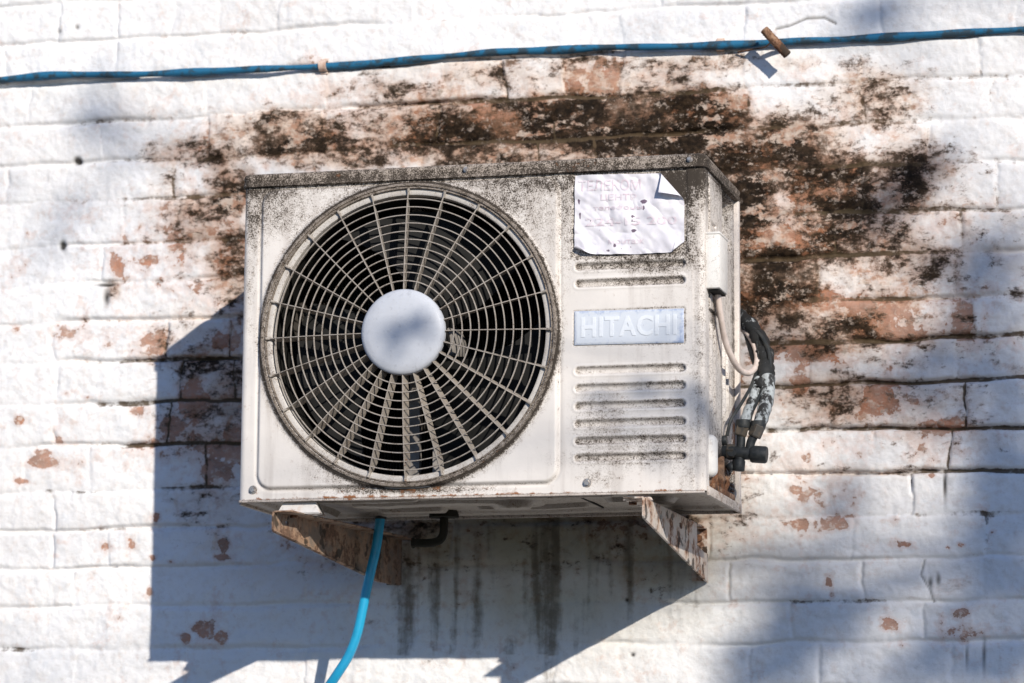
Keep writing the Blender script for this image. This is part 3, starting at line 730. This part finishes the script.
# ---- things on the right-hand side
def side_gear():
    bm=bmesh.new();bbox(bm,W-.004,W+.0225,-.4705,-.398,Z0+.336,Z0+.4285,.003);o=bm_obj('terminal_cover',bm,M['cover'],AC,True)
    bm=bmesh.new();bbox(bm,W-.002,W+.0235,-.472,-.396,Z0+.426,Z0+.4300,.001);bm_obj('cover_lip',bm,M['cover'],o,True)
    bm=bmesh.new();bbox(bm,W+.002,W+.020,-.462,-.405,Z0+.3325,Z0+.3365);bm_obj('cable_entry',bm,M['dark'],o,False)
    # white cable looping down to the pipes
    pts=[(W+.012,-.425,Z0+.345),at(718,296,-.42),at(721,318,-.40),at(725,340,-.37),at(732,358,-.34),at(740,370,-.30),at(749,373,-.26),at(756,366,-.22),at(757,354,-.19),at(752,340,-.16),at(742,328,-.13)]
    bm=bmesh.new();tube(bm,smooth_path(pts,8),.0052,14);bm_obj('power_cable',bm,M['cable'],AC,True)
    # valve block
    Yv=-.305
    def c(px,py,Y=Yv): return at(px,py,Y)
    bm=bmesh.new()
    tube(bm,[c(718,452),c(728,452),c(740,453),c(754,454)],[.010,.0115,.0115,.010],18)
    tube(bm,[c(733,452)+Vector((0,-.012,0)),c(733,452)+Vector((0,.014,0))],.0085,14)
    tube(bm,smooth_path([c(740,452),c(741,442),c(741,434),c(743,427)],4),[.0075]*13,14)
    tube(bm,smooth_path([c(749,452),c(751,442),c(755,434),c(757,428)],4),[.0075]*13,14)
    tube(bm,[c(740,456),c(739,466)],[.0085,.0090],14)
    v=bm_obj('service_valve',bm,M['black'],AC,True)
    def nut(a,b,r,n=6):
        bm=bmesh.new();a=Vector(a);b=Vector(b);tube(bm,[a,a.lerp(b,.1),a.lerp(b,.9),b],[r*.9,r,r,r*.88],n);return bm_obj('valve_cap' if n>6 else 'flare_nut',bm,M['black'] if n>6 else M['nut'],v,n>6)
    nut(c(751,454),c(767,455),.0145,20);nut(c(739,460),c(738,471),.0110,20);nut(c(719,441),c(727,440),.0085,20);nut(c(729,464),c(733,470),.008,20)
    nut(c(740,436),c(743,425),.0115);nut(c(754,437),c(759,425),.0118);nut(c(727,452),c(735,452),.0135)
    # white boss plate the valve is screwed to, with rust below it
    bm=bmesh.new()
    lo=(.8,);bbox(bm,W-.022,W+.012,-.455,-.425,Z0+.028,Z0+.098,.012,4);bm_obj('valve_boss',bm,M['cover'],AC,True)
    bm=bmesh.new();bbox(bm,W-.024,W+.004,-.42,-.24,Z0+.010,Z0+.020,.002);bbox(bm,W-.020,W+.002,-.335,-.325,Z0+.012,Z0+.075,.001)
    for i in range(7):
        a=Vector((W-.015+random.random()*.012,-.43+i*.025,Z0+.012+random.random()*.01));tube(bm,smooth_path([a,a+Vector((.006,.008,.02)),a+Vector((-.004,.016,.035))],4),.004+random.random()*.002,8,jit=.3)
    bm_obj('valve_bracket',bm,M['rust'],AC,True)
    # drain elbow underneath, in the shade
    bm=bmesh.new();P=[at(444,513,-.20),at(444,524,-.20),at(443,535,-.20),at(438,541,-.20),at(428,543,-.20),at(414,543,-.20)]
    tube(bm,smooth_path(P,5),.0075,14);tube(bm,[P[-1],P[-1]+(P[-1]-P[-2]).normalized()*.003],.0095,14)
    tube(bm,[P[0]+Vector((0,0,.004)),P[0]-Vector((0,0,.008))],[.026,.026],24);bm_obj('drain_elbow',bm,M['elbow'],AC,True)
side_gear()
# ---- pipes wrapped in tape (a thing that runs from the wall to the valves)
def pipes():
    Yv=-.305
    r=root('pipe_bundle',at(750,330,-.15),'black taped refrigerant pipes curving out from behind the unit to its valves','pipes')
    pts=[at(700,322,-.05),at(722,312,-.08),at(738,316,-.11),at(752,328,-.14),at(762,345,-.17),at(766,362,-.20),at(764,382,-.235),at(760,392,-.25)]
    P=smooth_path(pts,8);bm=bmesh.new();tube(bm,P,[.0132+.0018*math.sin(i*.9)+.0012*math.sin(i*2.3) for i in range(len(P))],20,flat=1.15,jit=.06)
    bm_obj('tape_wrap',bm,M['tape'],r,True)
    for a in([at(759,380,-.235),at(753,400,-.265),at(747,415,-.29),at(743,427,-.305)],[at(768,378,-.235),at(767,398,-.262),at(763,414,-.288),at(758,428,-.303)]):
        P=smooth_path(a,7);n=len(P);big=a[0].x>at(762,380,-.235).x
        bm=bmesh.new();tube(bm,P,[(.0125 if big else .0095)*(1-.12*(i/n))+.0006*math.sin(i*1.7) for i in range(n)],18,jit=.07)
        o=bm_obj('insulation_sleeve',bm,M['foam'],r,True)
        bm=bmesh.new();tube(bm,[P[-1]+Vector((0,0,.012)),P[-1]+Vector((0,0,.004)),P[-1]-Vector((0,0,.002))],[.0118,.0125,.011],16,jit=.12);bm_obj('end_tape',bm,M['black'],o,True)
    bm=bmesh.new();P=smooth_path([at(744,324,-.125),at(750,345,-.155),at(757,368,-.19)],6);tube(bm,P,.006,10,jit=.1);bm_obj('control_cable',bm,M['black'],r,True)
    for a,rr in(([at(741,318,-.12),at(756,338,-.17),at(758,362,-.21),at(752,384,-.25),at(741,404,-.29),at(731,420,-.31),at(727,436,-.31)],.0030),([at(746,322,-.13),at(764,340,-.19),at(770,366,-.22),at(760,395,-.26),at(751,414,-.29),at(749,430,-.30)],.0035)):
        bm=bmesh.new();tube(bm,smooth_path(a,6),rr,8,jit=.1);bm_obj('control_cable',bm,M['black'],r,True)
pipes()
# ------------------------------------------------------------------ BRACKETS
def plate_with_holes(name,org,dirv,outline,holes,th,mat,par):
    """flat plate in the vertical plane through org along dirv; outline in (distance from wall, height)"""
    cu=bpy.data.curves.new('c','CURVE');cu.dimensions='2D';cu.fill_mode='BOTH';cu.extrude=th/2;cu.bevel_depth=.0005;cu.bevel_resolution=1
    def sp(pts):
        s=cu.splines.new('POLY');s.points.add(len(pts)-1)
        for i,p in enumerate(pts):s.points[i].co=(p[0],p[1],0,1)
        s.use_cyclic_u=True
    sp(outline)
    for (hx,hz,rx,rz,rot) in holes:
        sp([(hx+rx*math.cos(a)*math.cos(rot)-rz*math.sin(a)*math.sin(rot),hz+rx*math.cos(a)*math.sin(rot)+rz*math.sin(a)*math.cos(rot)) for a in [2*PI*k/20 for k in range(20)]])
    o=bpy.data.objects.new('c',cu);C.objects.link(o);dg=bpy.context.evaluated_depsgraph_get();me=bpy.data.meshes.new_from_object(o.evaluated_get(dg));bpy.data.objects.remove(o)
    d=Vector(dirv).normalized();up=Vector((0,0,1));nn=d.cross(up)
    me.transform(Matrix(((d.x,up.x,nn.x,org[0]),(d.y,up.y,nn.y,org[1]),(d.z,up.z,nn.z,org[2]),(0,0,0,1))))
    return link(name,me,mat,par,False)
def sheet(name,quad,th,mat,par,label=None,n=1):
    a,b,c,d=[Vector(q) for q in quad];nn=(b-a).cross(d-a).normalized()*th/2
    bm=bmesh.new();v=[bm.verts.new(p-nn) for p in(a,b,c,d)]+[bm.verts.new(p+nn) for p in(a,b,c,d)]
    for f in((0,1,2,3),(7,6,5,4),(0,4,5,1),(1,5,6,2),(2,6,7,3),(3,7,4,0)):bm.faces.new([v[i] for i in f])
    bmesh.ops.bevel(bm,geom=bm.edges[:],offset=th*.25,segments=1,affect='EDGES')
    return bm_obj(name,bm,mat,par,False,label)
def bracket(tipx,tipy,wx,zb,ztip,holes,mat,side,label,inner,gap,T=-.0135):
    r=root('wall_bracket',(wx,-.002,Z0+zb),label,'bracket','steel wall brackets under the air conditioner')
    d=Vector((tipx-wx,tipy,0));L=d.length;d.normalize()
    # outline from the wall outwards
    out=[(.006,zb+.002),(.020,zb),(inner,zb),(L-.004,ztip),(L,ztip+.004),(L,T),(.006,T)]
    if gap: out=[(.006,zb),(.012,zb),(L-.004,ztip),(L,ztip+.004),(L,T),(.105,T),(.100,-.052),(.040,-.058),(.006,-.058)]
    plate_with_holes('side_plate',(wx,0,Z0),d,out,holes,.003,mat,r)
    t=Vector((-d.y,d.x,0)).normalized()*side
    a=Vector((wx,0,Z0+T+.001))+d*L;b=Vector((wx,0,Z0+T+.001))+d*.006
    sheet('top_flange',(a,b,b+t*.030,a+t*.034),.003,mat,r)
    if not gap:
        a=Vector((wx,0,Z0+ztip+.002))+d*(L-.002);b=Vector((wx,0,Z0+zb+.002))+d*inner
        sheet('lower_flange',(a,b,b+t*.004,a+t*.004),.003,mat,r)
    a=Vector((wx,-.004,Z0+zb+.002));b=Vector((wx,-.004,Z0+T));t2=Vector((-1,0,0))
    sheet('wall_flange',(a,b,b+t2*.028,a+t2*.028),.003,mat,r)
    for zz in(-.030,zb+.022):
        bm=bmesh.new();bmesh.ops.create_cone(bm,cap_ends=True,segments=6,radius1=.0075,radius2=.007,depth=.008,matrix=Matrix.Translation((wx-.015,-.0095,Z0+zz))@Matrix.Rotation(PI/2,4,'X'))
        bm_obj('anchor_bolt',bm,M['rust'],r,False)
    return r,d,L,t
bl,d1,L1,t1=bracket(at(273,508,-.52).x,-.52,.147,-.106,-.056,[(.475,-.036,.006,.004,0)],M['bracketA'],1,
   'rusty steel bracket, shade painted into its brown, splayed outwards under the left, fan end of the unit',.105,False,-.0235)
br,d2,L2,t2=bracket(.706,-.527,.7095,-.107,-.046,[(.40,-.030,.010,.006,0),(.24,-.030,.014,.006,0)],M['bracketB'],-1,
   'white flaking rust-streaked steel bracket under the vented right end of the unit',.012,True)
def feet():
    # pressed mounting feet of the unit, bolted to the brackets
    for (x0,x1,y0,y1,zf) in((.066,.136,-.4775,-.440,-.0222),(.660,.704,-.4775,-.445,-.0120)):
        bm=bmesh.new()
        v=[(x0,y0),(x1+.008,y0),(x1,y1+.02),(x0+.006,y1)]
        lo=[bm.verts.new((p[0],p[1],Z0+zf)) for p in v];cx=sum(p[0] for p in v)/4;cy=sum(p[1] for p in v)/4
        hi=[bm.verts.new((cx+(p[0]-cx)*.72,cy+(p[1]-cy)*.72,Z0-.0015)) for p in v]
        bm.faces.new(lo[::-1]);bm.faces.new(hi)
        for i in range(4):bm.faces.new((lo[i],lo[(i+1)%4],hi[(i+1)%4],hi[i]))
        bmesh.ops.bevel(bm,geom=bm.edges[:],offset=.0015,segments=2,affect='EDGES')
        f=bm_obj('mounting_foot',bm,M['foot'],AC,False)
        bm=bmesh.new();bmesh.ops.create_cone(bm,cap_ends=True,segments=6,radius1=.007,radius2=.007,depth=.006,matrix=Matrix.Translation(((x0+x1)/2-.006,y0+.010,Z0+zf-.003)))
        bm_obj('bolt',bm,M['rust'],f,False)
feet()
# ------------------------------------------------------------------ BLUE DRAIN HOSE
def hose():
    Y=-.190
    P=[at(381,512,Y),at(379,528,Y),at(376,548,Y),at(371,570,Y),at(366,592,Y),at(362,612,Y),at(357,634,Y),at(349,655,Y),at(338,673,Y),at(326,690,Y+.01),at(308,712,Y+.03),at(292,745,Y+.06),
       at(283,800,-.06),at(280,900,-.03),at(281,1050,-.02)]
    b=at(281,1050,-.02);P.append(Vector((b.x,-.02,1.2)));P.append(Vector((b.x+.01,-.02,.5)));P.append(Vector((b.x+.02,-.05,.06)));P.append(Vector((b.x+.02,-.15,.02)))
    r=root('drain_hose',(b.x+.02,-.15,.01),'bright blue rubber drain hose hanging down from under the unit','hose')
    bm=bmesh.new();tube(bm,smooth_path(P,10),.0085,18);bm_obj('hose_tube',bm,M['hose'],r,True)
    bm=bmesh.new();tube(bm,[at(381,511,Y),at(380.6,519,Y)],.0105,18);bm_obj('hose_collar',bm,M['black'],r,True)
hose()
# ------------------------------------------------------------------ BLUE PIPE ALONG THE WALL
def wall_pipe():
    pts=[(-420,118),(-200,96),(-60,86),(0,80),(60,75),(130,74.5),(200,72),(262,69),(300,67.5),(340,66),(400,61),(450,56),(500,52),(560,50),(600,47.5),(650,47),(700,46),(740,44.5),(790,41.5),(840,39.5),(900,36.5),(960,33),(1024,29.5),(1150,26),(1500,18),(2000,10)]
    P=[]
    for x,y in pts:P.append(at(x,y,-.012-.004*math.sin(x*.011)-.0025*math.sin(x*.031)))
    S=smooth_path(P,10)
    r=root('wall_pipe',(S[0].x,-.012,S[0].z),'thin blue painted pipe running across the top of the wall','pipe')
    bm=bmesh.new();tube(bm,S,[.0078+.0011*math.sin(p.x*19)+.0010*math.sin(p.x*43+1) for p in S],14,flat=.85,up=(0,-1,0.02))
    bm_obj('pipe_run',bm,M['wallpipe'],r,True)
    for px,py in((323,65.5),(720,45)):
        a=at(px,py,-.013);bm=bmesh.new();n=12;w=.0072
        for i in range(n):
            q0=PI*i/n-.0;q1=PI*(i+1)/n
            def pt(q,R,dx):return Vector((a.x+dx,a.y+.004-R*math.sin(q)*1.15,a.z-R*math.cos(q)))
            vs=[bm.verts.new(pt(q,R,dx)) for (q,R,dx) in((q0,.0085,-w),(q1,.0085,-w),(q1,.0085,w),(q0,.0085,w),(q0,.0105,-w),(q1,.0105,-w),(q1,.0105,w),(q0,.0105,w))]
            for f in((0,1,2,3),(7,6,5,4),(0,4,5,1),(2,6,7,3),(1,5,6,2),(3,7,4,0)):bm.faces.new([vs[k] for k in f])
        bmesh.ops.remove_doubles(bm,verts=bm.verts,dist=1e-5)
        bbox(bm,a.x-w,a.x+w,-.006,-.003,a.z-.0145,a.z-.0095,.0005);bbox(bm,a.x-w,a.x+w,-.006,-.003,a.z+.0095,a.z+.0145,.0005)
        bm_obj('pipe_clip',bm,M['tan'],r,True,'rust-stained cream saddle clip on the blue pipe')
wall_pipe()
def rod():
    Y=-.058
    a=at(764,29.5,Y);b=at(787.5,55,Y+.006)
    r=root('rusty_bolt',((a+b)*.5+Vector((0,.05,0))),'short thick rusty iron bolt sticking out of the wall over the blue pipe','bolt')
    d=(b-a).normalized();bm=bmesh.new();P=[a.lerp(b,i/26) for i in range(27)]
    tube(bm,P,[.0078+.0007*(i%2) for i in range(27)],18,jit=.10);bm_obj('threaded_rod',bm,M['rust'],r,True)
    bm=bmesh.new();m=a.lerp(b,.35);m2=a.lerp(b,.5);tube(bm,smooth_path([m,m+Vector((.004,.03,-.004)),Vector((m2.x+.004,-.002,m2.z-.004))],5),.0045,10,jit=.1);bm_obj('shank',bm,M['rust'],r,True)
    bm=bmesh.new();p=at(738,52,-.010);tube(bm,smooth_path([p,at(752,49.5,-.024),at(766,46.5,-.040),m+Vector((0,.006,0))],6),.0016,8);bm_obj('tie_wire',bm,M['rust'],r,True)
rod()
# ------------------------------------------------------------------ TREE behind the camera, throws the dappled shade
def tree():
    T=Vector((6.9,-7.6,0))
    rt=root('shade_tree',T,'leafy tree standing opposite the wall, whose shade dapples it','tree')
    dist=9.0
    bark=mat_simple('bark',(.13,.10,.075),(.07,.055,.04),12,.9,.1,.01)
    s=NT('leaf_green',.5,.3);n=s.noise(1.3,3,.5);col=s.mix(n,(.045,.085,.022),(.09,.13,.035));leaf=s.out(col)
    # points of the shade on wall / unit : (px,py,radius px, optical depth, plane)
    B=[(1000,470,26,1.5,0),(1015,500,26,1.6,0),(985,525,22,1.4,0),(1005,550,28,1.6,0),(1018,430,22,1.1,0),(960,500,15,.5,0),(990,390,32,.8,0),(945,375,30,.7,0),(1010,330,28,.6,0),(915,352,24,.6,0),(960,330,22,.5,0),
       (985,290,26,.7,0),(975,245,24,.6,0),(940,265,22,.4,0),(1000,270,20,.5,0),
       (852,485,12,.8,0),(842,505,13,.9,0),(856,470,9,.7,0),(830,528,10,.4,0),
       (800,590,20,1.0,0),(822,606,24,1.5,0),(800,625,26,1.6,0),(778,645,26,1.5,0),(835,630,18,1.0,0),(755,665,24,1.3,0),(800,660,24,.9,0),(790,570,12,.7,0),(730,680,18,.8,0),(862,610,14,.5,0),
       (935,650,22,1.0,0),(912,670,24,1.0,0),(965,668,22,.9,0),(1005,640,22,1.1,0),(1015,670,20,1.2,0),(948,628,12,.6,0),(880,682,18,.8,0),(985,655,16,.7,0),(1016,615,14,.8,0),
       (870,12,20,1.0,0),(850,25,12,.5,0),(895,18,14,.6,0),(660,14,20,.25,0),(720,8,16,.2,0),(905,185,24,.8,0),(925,155,16,.5,0),(895,60,16,.4,0),(890,225,20,.5,0),
       (95,115,20,.6,0),(112,135,18,.7,0),(122,152,16,.6,0),(80,100,14,.4,0),(60,200,22,.35,0),(40,240,20,.3,0),(20,190,20,.25,0),(12,640,18,.35,0),(30,668,20,.4,0),(5,540,14,.25,0),(60,672,18,.2,0),
       (404,332,11,2.6,-.52),(612,398,15,.9,-F),(632,408,15,.8,-F),(622,430,12,.6,-F),(690,398,13,1.0,-F),(698,420,15,1.1,-F),(685,445,13,.7,-F),(600,385,10,.5,-F),(640,385,10,.4,-F),(655,470,14,.4,-F),(675,330,12,.25,-F)]
    cl=[]
    for (px,py,r,tau,Y) in B:
        p=at(px,py,Y)
        if Y<0:cl.append((p+SUN*(4.3+random.uniform(-.3,.3)),r/600.,tau*(1.7 if px<500 else 1.05)))
        else:cl.append((p+SUN*(dist+random.uniform(-.8,.8)),r*(1.12 if px>740 else 1.)/545.,tau*(2.7 if px>740 else 1.7)))
    # the crown's main mass: its shade falls beyond the right end of the picture
    for i in range(330):
        x=random.uniform(1.62,4.1);z=random.uniform(-.9,2.6)+Z0
        if x<1.95 and random.random()<.5:continue
        q=((x-2.9)/1.5)**2+((z-Z0-.8)/1.9)**2
        if q>1:continue
        cl.append((Vector((x,0,z))+SUN*(dist+random.uniform(-1.4,1.4)),random.uniform(.08,.16),random.uniform(.5,1.3)))
    vs=[];fs=[]
    def leafq(c,L):
        d=Vector((random.gauss(0,1),random.gauss(0,1),random.gauss(0,.7)-.3)).normalized();a=d.orthogonal().normalized()
        a=(a+d.cross(a)*random.uniform(-2,2)).normalized();n=d.cross(a)
        k=len(vs);w=L*.27
        for p in(c,c+d*L*.35+a*w+n*L*.06,c+d*L*.7+a*w*.75+n*L*.04,c+d*L,c+d*L*.7-a*w*.75+n*L*.04,c+d*L*.35-a*w+n*L*.06):vs.append(p)
        fs.append((k,k+1,k+2,k+3));fs.append((k,k+3,k+4,k+5))
    for (c,r,tau) in cl:
        n=max(1,int(tau*PI*r*r/.00062+random.random()))
        e1=SUN.orthogonal().normalized();e2=SUN.cross(e1)
        for i in range(n):
            a=random.random()*2*PI;q=r*math.sqrt(random.random())
            leafq(c+e1*math.cos(a)*q+e2*math.sin(a)*q+SUN*random.uniform(-.35,.35),random.uniform(.04,.062))
    me=bpy.data.meshes.new('foliage');me.from_pydata([tuple(v) for v in vs],[],fs);link('foliage',me,leaf,rt,False)
    # trunk, limbs and a twig to every clump
    bm=bmesh.new();top=T+Vector((-.5,.2,4.3))
    tp=smooth_path([T-Vector((0,0,.1)),T+Vector((.05,.02,1.2)),T+Vector((-.12,.1,2.7)),top],6);tube(bm,tp,[.17-.08*i/len(tp) for i in range(len(tp))],14,jit=.08)
    bm_obj('trunk',bm,bark,rt,True)
    bm=bmesh.new();hubs=[]
    ctr=[Vector((2.9,0,Z0+z))+Vector((x,0,0))+SUN*dist for x,z in((-1.0,-.2),(-.6,.8),(-.5,1.9),(.4,2.2),(1.0,1.0),(.6,-.1))]
    for h in ctr:
        P=smooth_path([tp[-3],tp[-3].lerp(h,.5)+Vector((0,0,.15)),h],6);tube(bm,P,[.06-.045*i/len(P) for i in range(len(P))],8);hubs.append((h,P))
    for (c,r,tau) in cl[::1]:
        h=min(hubs,key=lambda q:(q[0]-c).length)[0]
        if (h-c).length<.15:continue
        m=h.lerp(c,.5)+Vector((random.uniform(-.1,.1),random.uniform(-.1,.1),.08));tube(bm,[h,m,c],[.006,.0042,.002],5)
    bm_obj('branches',bm,bark,rt,True)
tree()
# ------------------------------------------------------------------ CAMERA, LIGHT, WORLD
sc=bpy.context.scene
cd=bpy.data.cameras.new('camera');cam=bpy.data.objects.new('camera',cd);C.objects.link(cam)
cam.matrix_world=Matrix(((cr.x,cu.x,-fwd.x,cp.x),(cr.y,cu.y,-fwd.y,cp.y),(cr.z,cu.z,-fwd.z,cp.z),(0,0,0,1)))
cd.sensor_width=36;cd.lens=FPX*36/1024;cd.clip_end=500;cd.clip_start=.05
cd.dof.use_dof=True;cd.dof.focus_distance=(at(480,335,-F)-cp).dot(fwd);cd.dof.aperture_fstop=5.0
sc.camera=cam
sd=bpy.data.lights.new('sun','SUN');so=bpy.data.objects.new('sun',sd);C.objects.link(so)
sd.energy=4.75;sd.angle=math.radians(.53);sd.color=(1,.93,.83)
so.rotation_euler=SUN.to_track_quat('Z','Y').to_euler()
w=bpy.data.worlds.new('World');sc.world=w;w.use_nodes=True;nt=w.node_tree
sk=nt.nodes.new('ShaderNodeTexSky');sk.sky_type='NISHITA';sk.sun_disc=False
sk.sun_elevation=math.asin(SUN.z);sk.sun_rotation=math.atan2(SUN.x,SUN.y)
sk.air_density=1.0;sk.dust_density=.1;sk.ozone_density=4.0
bg=nt.nodes['Background'];mx=nt.nodes.new('ShaderNodeMix');mx.data_type='RGBA';mx.blend_type='MULTIPLY';mx.inputs[0].default_value=1;mx.inputs[7].default_value=(.84,.95,1.22,1)
nt.links.new(sk.outputs[0],mx.inputs[6]);nt.links.new(mx.outputs[2],bg.inputs[0]);bg.inputs[1].default_value=.105
sc.view_settings.view_transform='Standard';sc.view_settings.look='None';sc.view_settings.exposure=0;sc.view_settings.gamma=1
sc.render.resolution_x=1024;sc.render.resolution_y=683
